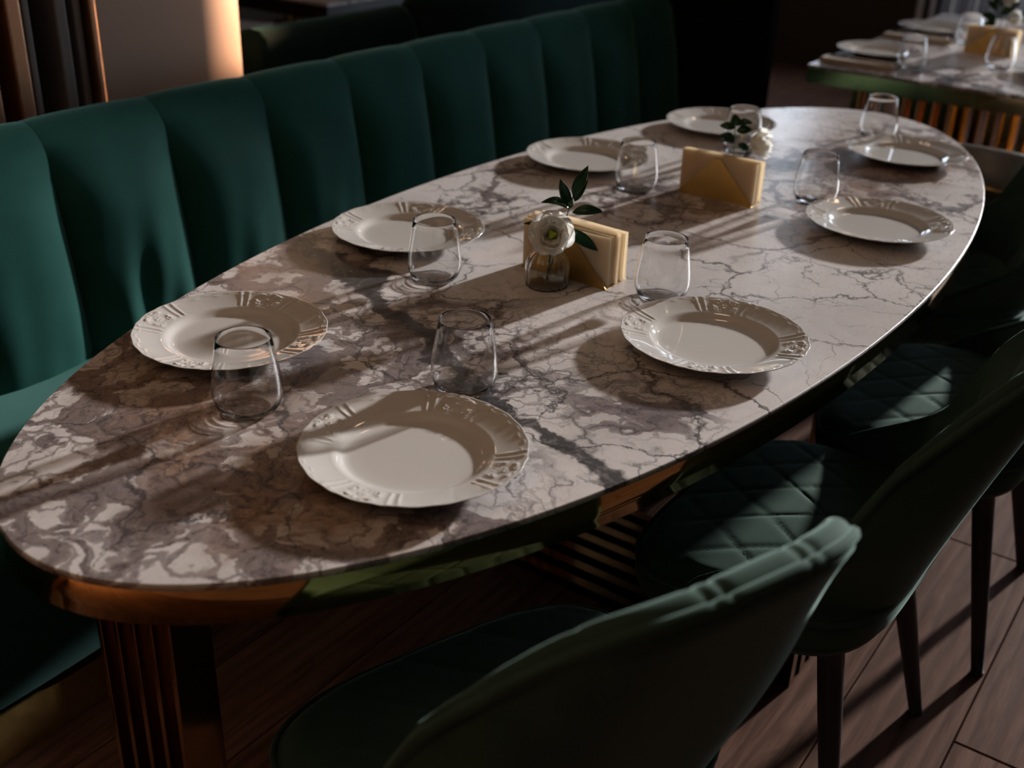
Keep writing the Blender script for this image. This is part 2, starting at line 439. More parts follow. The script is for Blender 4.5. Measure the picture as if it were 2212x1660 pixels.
# far wall with a main window opening and an added one
W1 = (-3.1, 1.00, 0.42, 2.76)      # y0 y1 z0 z1
W2 = (1.75, 2.75, 0.95, 2.3)  # unseen window, added to light the column edge and the area behind
bm = bmesh.new()
xa, xb = X1, X1 + 0.18
for (a, b, c, d) in ((Y0 - 0.15, W1[0], -0.1, ZC), (W1[0], W1[1], -0.1, W1[2]), (W1[0], W1[1], W1[3], ZC), (W1[1], W2[0], -0.1, ZC),
                     (W2[0], W2[1], -0.1, W2[2]), (W2[0], W2[1], W2[3], ZC), (W2[1], Y1 + 0.15, -0.1, ZC)):
    box(bm, xa, xb, a, b, c, d)
struct(bm_obj('wall_far', bm, M_PANEL))
for i, wv in enumerate((W1, W2)):
    bm = bmesh.new(); y0, y1, z0, z1 = wv; r = 0.045
    for b in ((y0, y0 + r, z0, z1), (y1 - r, y1, z0, z1), (y0 + r, y1 - r, z0, z0 + r), (y0 + r, y1 - r, z1 - r, z1)):
        box(bm, X1 + 0.04, X1 + 0.10, *b)
    w = struct(bm_obj('window_%d' % (i + 1), bm, M_FRAME))
    box_obj('window_sill', (X1 - 0.10, X1 + 0.02, y0 - 0.05, y1 + 0.05, z0 - 0.03, z0), M_WHITE, w)
# grey curtain and white reveal beside the window
vs = []; n = 160
for i in range(n):
    y = -0.15 + 1.17 * i / (n - 1); d = 0.03 * math.sin(i * 0.62) + 0.012 * math.sin(i * 1.7)
    vs += [(X1 - 0.17 + d, y, 0.05), (X1 - 0.17 + d, y, 2.9)]
cur = mesh_obj('curtain', vs, grid_faces(n, 2), M_CURTAIN)
cur.modifiers.new('solid', 'SOLIDIFY').thickness = 0.004
tag(cur, 'grey hanging curtain beside the windows, past the rectangular table', 'curtain')
for i, y in enumerate((1.06, 1.14)):
    struct(box_obj('trim_%d' % (i + 1), (X1 - 0.03, X1, y, y + 0.035, 0.0, 2.6), M_WHITE))

# ------------------------------------------------------------------ pendant lamps (above the picture)
def pendant(x, y, z, label, st=1.0):
    t = thing('pendant_lamp', label, 'lamp', (x, y, z), group='globe pendants over the tables')
    vs, f = lathe([(0.0001, 0.1), (0.05, 0.087), (0.087, 0.05), (0.1, 0.0), (0.087, -0.05), (0.05, -0.087), (0.0001, -0.1)], 24)
    mesh_obj('globe', vs, f, M_LAMP, t)
    vs, f = lathe([(0.0001, 0.13), (0.035, 0.13), (0.04, 0.085), (0.0001, 0.085)], 20)
    mesh_obj('cap', vs, f, M_BRASS, t)
    vs, f = tube([(0, 0, 0.13), (0, 0, ZC - z)], 0.004, 6)
    mesh_obj('cord', vs, f, M_BLACK, t)
pendant(-1.3, 0.0, 2.25, 'glowing globe pendant hanging over the near end of the oval table')
pendant(0.2, 0.0, 2.25, 'glowing globe pendant hanging over the middle of the oval table')
pendant(2.6, 0.0, 2.25, 'glowing globe pendant hanging over the rectangular table')
pendant(1.9, 2.9, 2.25, 'glowing globe pendant hanging over the table behind the booths')

fl_l = thing('fill_floor_lamp', 'added brass floor lamp with linen drum shade, out of view past the near end of the banquette', 'lamp', (-3.05, 0.55, 0))  # unseen lamp, added to brighten the dark floor under the oval table
vs, f = lathe([(0.0001, 0.02), (0.14, 0.02), (0.15, 0.01), (0.15, 0.0), (0.0001, 0.0)], 32); mesh_obj('base', vs, f, M_BRASS, fl_l)
vs, f = tube([(0, 0, 0.02), (0, 0, 1.10)], 0.010, 10); mesh_obj('pole', vs, f, M_BRASS, fl_l)
vs, f = lathe([(0.20, 0.98), (0.16, 1.32)], 40)
o = mesh_obj('shade', vs, f, M_SHADE, fl_l); o.modifiers.new('solid', 'SOLIDIFY').thickness = 0.002
pl = bpy.data.lights.new('fill_lamp_bulb', 'POINT'); plo = bpy.data.objects.new('fill_lamp_bulb', pl); COL.objects.link(plo); plo.parent = fl_l
plo.location = (0, 0, 1.16); pl.energy = 260.0; pl.color = (1.0, 0.70, 0.46); pl.shadow_soft_size = 0.05

# ------------------------------------------------------------------ oval table
A, B = 1.315, 0.523
def ellipse(a, b, n): return [(a * math.cos(2 * PI * i / n), b * math.sin(2 * PI * i / n)) for i in range(n)]
table = thing('oval_table', 'long oval dining table with veined stone top, polished brass edge and slatted legs', 'table')
N = 160
vs = []; prof = [(0.0, -0.004, 1), (0.0, -0.0006, 1), (-0.0012, 0.0, 1)]
rings = [(0.0, TT - 0.008), (0.0, TT - 0.001), (-0.0012, TT)]
for (d, z) in rings:
    vs += [((A + d) * math.cos(2 * PI * i / N), (B + d) * math.sin(2 * PI * i / N), z) for i in range(N)]
f = []
for r in range(len(rings) - 1):
    for i in range(N): f.append((r * N + i, r * N + (i + 1) % N, (r + 1) * N + (i + 1) % N, (r + 1) * N + i))
f.append(tuple(2 * N + i for i in range(N))); f.append(tuple(reversed(range(N))))
top = mesh_obj('table_top', vs, f, M_STONE, table)
top.cycles.is_caustics_receiver = True
top.data.polygons[-1].use_smooth = False; top.data.polygons[-2].use_smooth = False
vs = []
for (d, z) in ((-0.0005, TT - 0.0085), (-0.0005, TT - 0.052), (-0.004, TT - 0.0535), (-0.03, TT - 0.0535), (-0.03, TT - 0.0085)):
    vs += [((A + d) * math.cos(2 * PI * i / N), (B + d) * math.sin(2 * PI * i / N), z) for i in range(N)]
f = []
for r in range(4):
    for i in range(N): f.append((r * N + i, (r + 1) * N + i, (r + 1) * N + (i + 1) % N, r * N + (i + 1) % N))
band = mesh_obj('edge_band', vs, f, M_BRASS, table)
band['label'] = 'polished brass band around the edge'
box_obj('sub_frame', (-1.0, 1.0, -0.25, 0.25, TT - 0.03, TT - 0.0085), M_BLACK, table)
ZB = TT - 0.03
near = box_obj('leg_plate', (-1.217, -1.145, -0.085, 0.085, 0.0, 0.012), M_BRASS_D, table)
for i in range(5):
    y = -0.068 + i * 0.034
    bm = bmesh.new(); box(bm, -1.210, -1.152, y - 0.004, y + 0.004, 0.012, ZB, 0.0008)
    box(bm, -1.197, -1.165, y + 0.004, y + 0.030, 0.012, ZB) if i < 4 else None
    bm_obj('slat', bm, M_BRASS_D, table)
for i in range(7):
    x = -0.15 + i * 0.05
    bm = bmesh.new()
    box(bm, x - 0.011, x + 0.011, -0.47, 0.47, 0.0, 0.022); box(bm, x - 0.011, x + 0.011, -0.22, -0.198, 0.022, ZB); box(bm, x - 0.011, x + 0.011, 0.198, 0.22, 0.022, ZB)
    box(bm, x - 0.011, x + 0.011, -0.47, -0.448, 0.022, 0.13); box(bm, x - 0.011, x + 0.011, 0.448, 0.47, 0.022, 0.13)
    bm_obj('slat', bm, M_BRASS_D, table)
box_obj('leg_plate', (0.635, 0.665, -0.30, 0.30, 0.0, 0.012), M_BRASS_D, table)
for i in range(23):
    y = -0.286 + i * 0.026
    if abs(y) < 0.16: continue
    box_obj('slat', (0.638, 0.662, y - 0.006, y + 0.006, 0.012, ZB), M_BRASS_D, table, bev=0.0008)

# ------------------------------------------------------------------ velvet banquette
SE0, DS = -0.605, 0.281
banq = thing('channel_banquette', 'long teal velvet banquette with vertical channel back along the oval table', 'sofa')
prof = [(0.915, 0.30), (0.918, 0.40)]
for i in range(14): 
    t = i / 13; prof.append((0.920 + 0.050 * t ** 1.3, 0.44 + 0.36 * t))
for i in range(1, 12):
    a = PI * 0.08 + (PI * 0.92) * i / 11 * 0.9
    prof.append((1.035 - 0.066 * math.cos(a * 1.0), 0.805 + 0.095 * math.sin(min(a, PI / 2)) if a < PI / 2 else 0.90 - 0.03 * (a - PI / 2) ** 2))
prof += [(1.115, 0.80), (1.12, 0.55), (1.12, 0.05)]
def channel(u0, u1, idx):
    nu = 27; vs = []
    P = [Vector((0, a, b)) for a, b in prof]
    for i in range(nu):
        s = i / (nu - 1); q = abs(2 * s - 1)
        bulge = 0.040 * (1 - q ** 3.2)
        for j, pnt in enumerate(P):
            d = (P[min(j + 1, len(P) - 1)] - P[max(j - 1, 0)]).normalized()
            nrm = Vector((0, -d.z, d.y))
            k = 1.0 - 0.90 * smooth01(0.72, 0.885, pnt.z) if j < 28 else 0.1
            w = 0.0
            if pnt.z < 0.80 and 0 < i < nu - 1:
                fold = (1 - q ** 2) * (1 - smooth01(0.42, 0.76, pnt.z))
                amp = 0.011 if idx == 1 else (0.004 if idx in (2, 3) else 0.002)
                w = amp * fold * math.sin(9.5 * s + 9 * pnt.z + idx * 1.7) + 0.5 * amp * fold * math.sin(23 * s - 12 * pnt.z + idx)
            vs.append((u0 + (u1 - u0) * s, pnt.y + nrm.y * (bulge * k + w), pnt.z + nrm.z * (bulge * k)))
    return mesh_obj('back_channel', vs, grid_faces(nu, len(P)), M_VELVET, banq)
for k in range(-5, 10):
    channel(SE0 + (k - 1) * DS + 0.0006, SE0 + k * DS - 0.0006, k)
UB0, UB1 = SE0 - 6 * DS, SE0 + 9 * DS
# seat cushion
sp = [(0.96, 0.45), (0.90, 0.452), (0.75, 0.460), (0.62, 0.464), (0.55, 0.462), (0.51, 0.452), (0.488, 0.430), (0.480, 0.395), (0.482, 0.33), (0.487, 0.24), (0.495, 0.135), (0.51, 0.125), (0.96, 0.125)]
nu = 80; vs = []
for i in range(nu):
    u = UB0 + (UB1 - UB0) * i / (nu - 1)
    for (a, b) in sp: vs.append((u, a + 0.002 * math.sin(u * 9 + b * 20), b + 0.003 * math.sin(u * 7 + a * 11)))
mesh_obj('seat', vs, grid_faces(nu, len(sp)), M_VELVET, banq)
kp = box_obj('kick_plate', (UB0, UB1, 0.520, 0.535, 0.0, 0.092), M_KICK, banq); kp['label'] = 'brass kick plate'
box_obj('plinth', (UB0, UB1, 0.535, 1.10, 0.0, 0.125), M_BLACK, banq)
box_obj('kick_joint', (-0.925, -0.885, 0.500, 0.520, 0.0, 0.125), M_BLACK, banq)
box_obj('end_panel', (UB1 + 0.002, UB1 + 0.05, 0.60, 1.13, 0.0, 1.32), M_MATTE, banq)

# ------------------------------------------------------------------ quilted chairs
def quilt(a, b, amp=0.0026):
    """diamond pillow height: a, b in diamond units"""
    p, q = a + b, a - b
    dp, dq = abs(p - round(p)), abs(q - round(q))
    return amp * ((1 - math.exp(-(dp / 0.045) ** 1.1)) * (1 - math.exp(-(dq / 0.045) ** 1.1)) - 1.0)

def sup(a, n):
    c, s = math.cos(a), math.sin(a)
    r = (abs(c) ** n + abs(s) ** n) ** (-1.0 / n)
    return r * c, r * s

def make_chair():
    t = thing('quilted_chair', 'x', 'chair')
    QX, QY = 0.108, 0.150
    def outl(a, n=3.5):
        cx, cy = sup(a, n); y = 0.200 * cy + 0.045
        return 0.257 * cx * (1.0 + 0.08 * cy), y
    # seat pad
    nt, nr = 168, 44; vs = [(0, 0.02, 0.472)]
    drop = lambda y: 0.016 * smooth01(0.02, 0.24, y)
    for i in range(nt):
        a = 2 * PI * i / nt; ox, oy = outl(a)
        for j in range(1, nr + 1):
            r = j / nr
            x, y = ox * r, 0.02 + (oy - 0.02) * r
            z = 0.474 - 0.010 * r * r + quilt(x / QX, y / QY) * smooth01(0.0, 0.10, 1 - r) - drop(y)
            vs.append((x, y, z - 0.026 * max(0, (r - 0.86) / 0.14) ** 2.2))
        for (rr, z) in ((1.012, 0.428), (1.014, 0.412), (1.0, 0.395)):
            vs.append((ox * rr, 0.02 + (oy - 0.02) * rr, z - drop(oy)))
    m = nr + 3; f = []
    for i in range(nt):
        i2 = (i + 1) % nt
        f.append((0, 1 + i * m, 1 + i2 * m))
        for j in range(m - 1): f.append((1 + i * m + j, 1 + i * m + j + 1, 1 + i2 * m + j + 1, 1 + i2 * m + j))
    seat = mesh_obj('seat', vs, f, M_CHAIR, t)
    path = []
    for i in range(96):
        ox, oy = outl(2 * PI * i / 96)
        path.append((ox * 1.012, 0.02 + (oy - 0.02) * 1.012, 0.440 - drop(oy)))
    vs, f = tube(path, 0.0042, 6, True)
    mesh_obj('piping', vs, f, M_CHAIR, seat)
    # bucket below the pad
    vs = []; nt = 80
    rg = [(1.0, 0.400), (1.01, 0.385), (0.97, 0.368), (0.88, 0.356), (0.5, 0.350), (0.01, 0.350)]
    for i in range(nt):
        ox, oy = outl(2 * PI * i / nt)
        for (rr, z) in rg: vs.append((ox * rr * 0.96, 0.03 + (oy - 0.03) * rr * 0.96, z - drop(oy) * (1 if z > 0.36 else 0)))
    mesh_obj('seat_base', vs, grid_faces(nt, len(rg), True), M_CHAIR, t)
    # leaning wrap-round back
    na, ni = 101, 48; zb = 0.395
    Ht = lambda k: 0.905 - 0.02 * k * k - 0.15 * abs(k) ** 7
    def yedge(z): return -0.040 - 0.28 * (z - 0.45) - 0.38 * max(0, z - 0.45) ** 2 
    def sweep(z): return 0.15 * smooth01(0.60, 0.43, z)
    def wrap(z): return 0.080 - 0.075 * max(0, z - 0.45)
    def wid(z): return 0.262 + 0.0 * smooth01(0.42, 0.62, z) - 0.075 * smooth01(0.62, 0.92, z)
    def pin(k, z): return wid(z) * (k + 0.06 * math.sin(PI * k)), yedge(z) - wrap(z) * (1 - abs(k) ** 2.8) + sweep(z) * abs(k) ** 3.5
    inner, outer = [], []
    for i in range(na):
        k = -1 + 2 * i / (na - 1); H = Ht(k)
        th = 0.018 + 0.022 * (1 - abs(k) ** 5)
        ri = []
        for j in range(ni):
            s_ = j / (ni - 1); z = zb + (H - th * 0.5 - zb) * s_
            x, y = pin(k, z)
            qd = quilt(x / QX, (z - 0.47) / 0.160, 0.0032) * smooth01(0.0, 0.06, 1 - s_) * smooth01(0.0, 0.12, 1 - abs(k))
            ri.append((x, y + qd, z + qd * 0.3))
        zc = H - th * 0.5; ctr = pin(k, zc)
        for j in range(1, 8):
            ang = PI * 0.78 * j / 7
            dent = 0.0035 * quilt(ctr[0] / QX, (zc - 0.47) / 0.160, 1.0) * math.sin(ang)
            ri.append((ctr[0] + 0.0, ctr[1] - (1 - math.cos(ang)) * th * 0.5, zc + math.sin(ang) * th * 0.5 + dent))
        inner.append(ri)
        ro = []
        for j in range(3):
            ang = PI * (0.78 + 0.22 * j / 2)
            ro.append((ctr[0], ctr[1] - (1 - math.cos(ang)) * th * 0.5, zc + math.sin(ang) * th * 0.5))
        for j in range(1, 24):
            s_ = j / 23; z = zc * (1 - s_) + 0.352 * s_
            x, y = pin(k, max(z, 0.41))
            fl = smooth01(0.43, 0.335, z) ** 2
            ro.append((x * (1 + 0.03 * math.sin(PI * s_)) * (1 - 0.10 * fl), y - th * (1 - 0.6 * abs(k) ** 6) - 0.016 * math.sin(PI * s_) * (1 - abs(k) ** 4) + 0.055 * fl, z))
        outer.append(ro)
    vi = [q for r in inner for q in r]
    mesh_obj('backrest', vi, [tuple(reversed(q)) for q in grid_faces(na, len(inner[0]))], M_CHAIR, t)
    vo = [q for r in outer for q in r]; fo = grid_faces(na, len(outer[0])); mo = len(outer[0])
    e0 = len(vo); vo += inner[0]; fo.append(tuple([j for j in range(mo)] + [e0 + j for j in range(len(inner[0]))]))
    e1 = len(vo); vo += inner[-1]; fo.append(tuple(reversed([(na - 1) * mo + j for j in range(mo)] + [e1 + j for j in range(len(inner[0]))])))
    sh = mesh_obj('back_shell', vo, [tuple(reversed(q)) for q in fo], M_CHAIR, t)
    side = lambda r: [Vector(q) + Vector((0, -0.009, 0)) for q in r[3:ni - 1:3]]
    path = side(inner[0]) + [Vector(r[-1]) for r in inner] + list(reversed(side(inner[-1])))
    vs, f = tube(path, 0.0062, 8)
    mesh_obj('welt', vs, f, M_CHAIR, sh)
    # legs
    for sx in (-1, 1):
        for sy in (-1, 1):
            a = Vector((sx * 0.150, sy * 0.125 + 0.040, 0.375)); b = Vector((sx * 0.210, sy * 0.205 + 0.040, 0.0045))
            pts = [a.lerp(b, k / 6) for k in range(7)]
            vs, f = tube(pts, 0.021, 14, taper=[1.0, 0.96, 0.9, 0.82, 0.73, 0.64, 0.56])
            lg = mesh_obj('leg', vs, f, M_BLACKM, t)
            vs, f = lathe([(0.0001, 0.006), (0.0125, 0.006), (0.0125, 0.0), (0.0001, 0.0)], 12)
            mesh_obj('foot_glide', [(v[0] + b.x, v[1] + b.y, v[2]) for v in vs], f, M_BLACK, lg)
    return t
chairs = [(-0.965, -0.405, -20, 'green velvet quilted chair in front, its rounded back nearest the camera'),
          (-0.285, -0.515, -1, 'green velvet quilted chair second along the table from the fluted end leg'),
          (0.305, -0.575, 2, 'green velvet quilted chair third along the table, between two other chairs'),
          (1.000, -0.365, 19, 'green velvet quilted chair at the far end of the row, near the rectangular table')]
proto = None
for (x, y, rz, lab) in chairs:
    c = make_chair() if proto is None else copy_tree(proto)
    if proto is None: proto = c
    c.location = (x, y, 0); c.rotation_euler = (0, 0, math.radians(rz))
    c['label'] = lab; c['group'] = 'quilted velvet chairs along the oval table'

# ------------------------------------------------------------------ plates
def plate_mesh():
    nt = 480
    R = 0.14
    def scal(t):
        f = (t * 4 / (2 * PI)) % 1.0          # 0 = plain centre, .5 = ornament centre
        d = abs(f - 0.5)
        return 1.0 - 0.006 * math.cos(4 * t) * 0.6 - 0.007 * math.exp(-((d - 0.20) / 0.035) ** 2) - 0.004 * math.exp(-((d - 0.10) / 0.03) ** 2) + 0.003 * math.cos(24 * t)
    rnd = random.Random(3)
    orn = []
    for i in range(26):
        orn.append((rnd.uniform(0.0, 0.105), rnd.uniform(0.103, 0.133), rnd.uniform(0.0016, 0.0034), rnd.uniform(0.5, 1.1), rnd.choice((0, 1))))
    def relief(t, r):
        f = (t * 4 / (2 * PI)) % 1.0; d = abs(f - 0.5)
        h = 0.0
        env = smooth01(0.099, 0.104, r) * (1 - smooth01(0.136, 0.1395, r))
        if env <= 0: return 0.0
        sw = 0.012 * ((r - 0.1) / 0.037) ** 2
        for (c, a, w) in ((0.165, 1.0, 0.010), (0.195, -0.5, 0.010), (0.225, 0.9, 0.010)):
            h += 0.0009 * a * math.exp(-(((d - c - sw) / w) ** 2))
        if d < 0.15:
            for (od, orr, ow, oa, ring) in orn:
                dx = (d - od) * (2 * PI / 4) * r; dy = r - orr
                q = math.hypot(dx, dy)
                if q < 0.012:
                    if ring: h += 0.0007 * oa * math.exp(-(((q - ow) / 0.0011) ** 2))
                    else: h += 0.0008 * oa * math.exp(-((q / (ow * 0.5)) ** 2))
        # little scroll line below the rim
        rs = 0.1325 + 0.002 * math.cos(2 * PI * d * 6)
        h += 0.0006 * math.exp(-(((r - rs) / 0.0011) ** 2)) * (0.5 + 0.5 * math.cos(2 * PI * d * 12))
        return h * env
    tops = [(0.0001, 0.0062), (0.03, 0.0062), (0.06, 0.0061), (0.076, 0.0062), (0.082, 0.0066), (0.0855, 0.0076), (0.0885, 0.0094), (0.0915, 0.0117), (0.0945, 0.0135), (0.0975, 0.0146), (0.100, 0.0152)]
    for i in range(1, 30):
        r = 0.100 + 0.0395 * i / 29; tops.append((r, 0.0152 + 0.0088 * ((r - 0.1) / 0.04) ** 1.15))
    tops += [(0.1400, 0.0236), (0.1398, 0.0228)]
    und = [(0.1385, 0.0222), (0.125, 0.0180), (0.100, 0.0105), (0.092, 0.0070), (0.085, 0.0034), (0.081, 0.0012), (0.079, 0.0), (0.075, 0.0), (0.074, 0.0018), (0.04, 0.0022), (0.0001, 0.0022)]
    prof = tops + und; vs = []
    for i in range(nt):
        t = 2 * PI * i / nt; sc = scal(t)
        for j, (r, z) in enumerate(prof):
            w = smooth01(0.102, 0.138, r)
            rr = r * (1 + (sc - 1) * w)
            zz = z + (relief(t, r) if j < len(tops) - 2 else 0.0)
            vs.append((rr * math.cos(t), rr * math.sin(t), zz))
    return vs, grid_faces(nt, len(prof), True)
pv, pf = plate_mesh()
T2 = (1.835, 3.35, -0.42, 0.42)
plates = [(-0.823, 0.236, 'white embossed dinner plate on the banquette side, nearest the brass end leg'),
          (-0.307, 0.332, 'white embossed dinner plate on the banquette side, beside the first flower vase'),
          (0.337, 0.343, 'white embossed dinner plate on the banquette side, beside the second napkin holder'),
          (0.836, 0.251, 'white embossed dinner plate at the far end of the oval table, banquette side'),
          (-0.917, -0.188, 'white embossed dinner plate closest to the camera, before the front quilted chair'),
          (-0.382, -0.326, 'white embossed dinner plate before the second quilted chair, opposite the first vase'),
          (0.323, -0.335, 'white embossed dinner plate before the third quilted chair'),
          (0.885, -0.209, 'white embossed dinner plate at the far end of the oval table, chair side'),
          (2.17, 0.300, 'white dinner plate near the close corner of the rectangular table'),
          (2.82, 0.297, 'white dinner plate at the far side of the rectangular table'),
          (2.22, -0.270, 'white dinner plate cut by the frame on the rectangular table')]
pd = None
for i, (x, y, lab) in enumerate(plates):
    if pd is None:
        o = mesh_obj('dinner_plate', pv, pf, M_CHINA); pd = o.data; o.cycles.is_caustics_receiver = True
    else:
        o = bpy.data.objects.new('dinner_plate', pd); COL.objects.link(o); o.cycles.is_caustics_receiver = True
    o.location = (x, y, TT + 0.0002); o.rotation_euler = (0, 0, math.radians([-25, -18, -30, -22, -34, -27, -20, -35, 0, 15, 30][i]))
    tag(o, lab, 'plate', 'dinner plates laid on the tables')

# ------------------------------------------------------------------ tumblers
def make_glass():
    outp = [(0.0315, 0.0006), (0.0365, 0.004), (0.0415, 0.011), (0.0447, 0.021), (0.0458, 0.031), (0.0452, 0.043), (0.0434, 0.058), (0.0408, 0.075), (0.0378, 0.092), (0.0354, 0.1042)]
    prof = [(0.00005, 0.0012), (0.018, 0.0009), (0.0275, 0.0)] + outp + [(0.03525, 0.1047), (0.0350, 0.1049), (0.0345, 0.1045), (0.0342, 0.1036)]
    prof += [(r - 0.00135, z) for r, z in reversed(outp[3:-1])] + [(0.0398, 0.0125), (0.036, 0.0088), (0.028, 0.0070), (0.014, 0.0064), (0.00005, 0.0066)]
    vs, f = lathe(prof, 72)
    t = mesh_obj('stemless_glass', vs, f, M_GLASS)
    t.cycles.is_caustics_caster = True
    return tag(t, 'x', 'glass')
glasses = [(-0.952, 0.062, 'clear stemless tumbler nearest the brass end leg, in front of a plate'),
           (-0.437, 0.166, 'clear stemless tumbler overlapping the second plate of the banquette side'),
           (0.235, 0.160, 'clear stemless tumbler overlapping the third plate of the banquette side'),
           (0.672, 0.120, 'clear stemless tumbler behind the rose in the second vase'),
           (-0.728, -0.120, 'clear stemless tumbler just behind the plate closest to the camera'),
           (-0.262, -0.172, 'clear stemless tumbler beside the first napkin holder, chair side'),
           (0.410, -0.170, 'clear stemless tumbler beside the second napkin holder, chair side'),
           (1.035, -0.087, 'clear stemless tumbler at the far end of the oval table, chair side'),
           (2.013, 0.139, 'clear stemless tumbler beside the near cutlery set of the rectangular table'),
           (2.650, 0.130, 'clear stemless tumbler beside the far cutlery set of the rectangular table'),
           (2.235, -0.085, 'clear stemless tumbler close to the plate cut by the frame')]
pg = None
for (x, y, lab) in glasses:
    g = make_glass() if pg is None else copy_tree(pg)
    if pg is None: pg = g
    g.location = (x, y, TT); g.rotation_euler = (0, 0, random.uniform(0, 6))
    g['label'] = lab; g['group'] = 'stemless tumblers laid on the tables'

# ------------------------------------------------------------------ napkin holders and napkins
def napkin_mesh(seed, w=0.172, h=0.088, th=0.0042):
    r = random.Random(seed); ny, nz = 10, 6; vs = []
    ph = r.uniform(0, 6); am = r.uniform(0.0006, 0.0016)
    loop = []
    for j in range(ny):
        y = -w / 2 + w * j / (ny - 1)
        col = []
        for k in range(nz):
            z = h * k / (nz - 1)
            d = am * math.sin(ph + y * 40 + z * 18)
            hw = th / 2 * (1.0 if 0 < j < ny - 1 else 0.55)
            col.append((d - hw, y, z)); 
        for k in reversed(range(nz)):
            z = h * k / (nz - 1) - (0.0012 if k == nz - 1 else 0)
            d = am * math.sin(ph + y * 40 + z * 18)
            hw = th / 2 * (1.0 if 0 < j < ny - 1 else 0.55)
            col.append((d + hw, y, z))
        vs += col
    m = 2 * nz; f = []
    for j in range(ny - 1):
        for k in range(m):
            f.append((j * m + k, (j + 1) * m + k, (j + 1) * m + (k + 1) % m, j * m + (k + 1) % m))
    f.append(tuple(range(m))); f.append(tuple((ny - 1) * m + k for k in reversed(range(m))))
    return vs, [tuple(reversed(q)) for q in f]
NAPM = []
for i in range(4):
    vs, f = napkin_mesh(i); o = mesh_obj('paper_napkin', vs, f, M_NAPKIN, smooth=False); NAPM.append(o.data); bpy.data.objects.remove(o)
def napkin_set(u0, v0, n, pitch, lab, nlab, grp):
    depth = n * pitch + 0.004
    h = thing('napkin_holder', lab, 'napkin holder', (u0, v0, TT), group='gold napkin holders')
    box_obj('base_plate', (-0.002, depth + 0.002, -0.086, 0.086, 0.0, 0.0016), M_GOLD, h)
    for x in (-0.0016, depth):
        bm = bmesh.new()
        pts = [(-0.086, 0.0016), (0.086, 0.0016), (0.006, 0.086), (-0.006, 0.086)]
        a = [bm.verts.new((x, p[0], p[1])) for p in pts]; b = [bm.verts.new((x + 0.0016, p[0], p[1])) for p in pts]
        bm.faces.new(a); bm.faces.new(list(reversed(b)))
        for i in range(4): bm.faces.new((a[i], b[i], b[(i + 1) % 4], a[(i + 1) % 4]))
        bm_obj('triangle_plate', bm, M_GOLD, h)
    for i in range(n):
        o = bpy.data.objects.new('paper_napkin', NAPM[i % 4]); COL.objects.link(o)
        o.location = (u0 + 0.003 + pitch * (i + 0.4), v0 + random.uniform(-0.003, 0.003), TT + 0.0019)
        o.rotation_euler = (random.uniform(-0.004, 0.004), 0, random.uniform(-0.012, 0.012))
        o.scale = (1, 1, random.uniform(0.97, 1.04))
        tag(o, nlab, 'napkin', grp)
napkin_set(-0.292, 0.001, 7, 0.0085, 'gold triangular napkin holder right behind the ribbed vase with the open white flower',
           'kraft paper napkin in the holder behind the open white flower', 'napkins in the first holder')
napkin_set(0.288, 0.001, 5, 0.0075, 'gold triangular napkin holder in front of the white rose, middle of the oval table',
           'kraft paper napkin in the holder in front of the white rose', 'napkins in the second holder')
napkin_set(2.480, 0.010, 5, 0.0075, 'gold triangular napkin holder on the rectangular table',
           'kraft paper napkin in the holder on the rectangular table', 'napkins on the rectangular table')

# ------------------------------------------------------------------ vases and flowers
def make_vase(loc, lab):
    t = thing('bud_vase', lab, 'vase', loc, group='small ribbed glass vases')
    outp = [(0.0001, 0.0), (0.032, 0.0), (0.0350, 0.003), (0.0362, 0.010), (0.0365, 0.030), (0.0355, 0.040), (0.0320, 0.050), (0.0260, 0.058), (0.0195, 0.063), (0.0165, 0.067), (0.0160, 0.073), (0.0185, 0.078)]
    wall = outp + [(0.0172, 0.078), (0.0147, 0.073), (0.0151, 0.067), (0.0181, 0.0614), (0.0246, 0.0562), (0.0306, 0.0483), (0.0341, 0.0388), (0.0350, 0.030), (0.0347, 0.01), (0.0335, 0.0055), (0.0305, 0.003), (0.0001, 0.003)]
    def rib(a, r, z): return 1 + (0.045 * abs(math.cos(9 * a)) if r > 0.02 else 0.0)
    vs, f = lathe(wall, 108, rib)
    mesh_obj('body', vs, f, M_VASE, t).cycles.is_caustics_caster = True
    ring = [(0.0178 * math.cos(2 * PI * i / 40), 0.0178 * math.sin(2 * PI * i / 40), 0.0785) for i in range(40)]
    vs, f = tube(ring, 0.0013, 6, True); mesh_obj('lip', vs, f, M_GLASSBASE, t)
    return t

def petal_pts(L, Wd, cup, ruf, seed, tip=0.0):
    r = random.Random(seed); nl, nw = 7, 7; vs = []
    p1, p2 = r.uniform(0, 6), r.uniform(0, 6)
    for i in range(nl):
        s = i / (nl - 1)
        w = Wd * (math.sin(PI * min(0.5, 0.12 + s * 0.55)) ** 0.9) * (1 - 0.35 * max(0, s - 0.75) / 0.25)
        for j in range(nw):
            q = 2 * j / (nw - 1) - 1
            x = w * q * 0.5
            along = L * s * (1 - 0.10 * q * q * s)
            ang = cup * s
            y = math.sin(ang) / max(cup, 1e-3) * along / max(s, 1e-3) * s if cup > 1e-3 else along
            z = (1 - math.cos(ang)) / max(cup, 1e-3) * along if cup > 1e-3 else 0
            z += 0.30 * Wd * q * q * s + ruf * s * s * math.sin(p1 + q * 5) + ruf * 0.6 * s ** 3 * math.sin(p2 + q * 11)
            vs.append(Vector((x, y, z)))
    return vs, grid_faces(nl, nw)

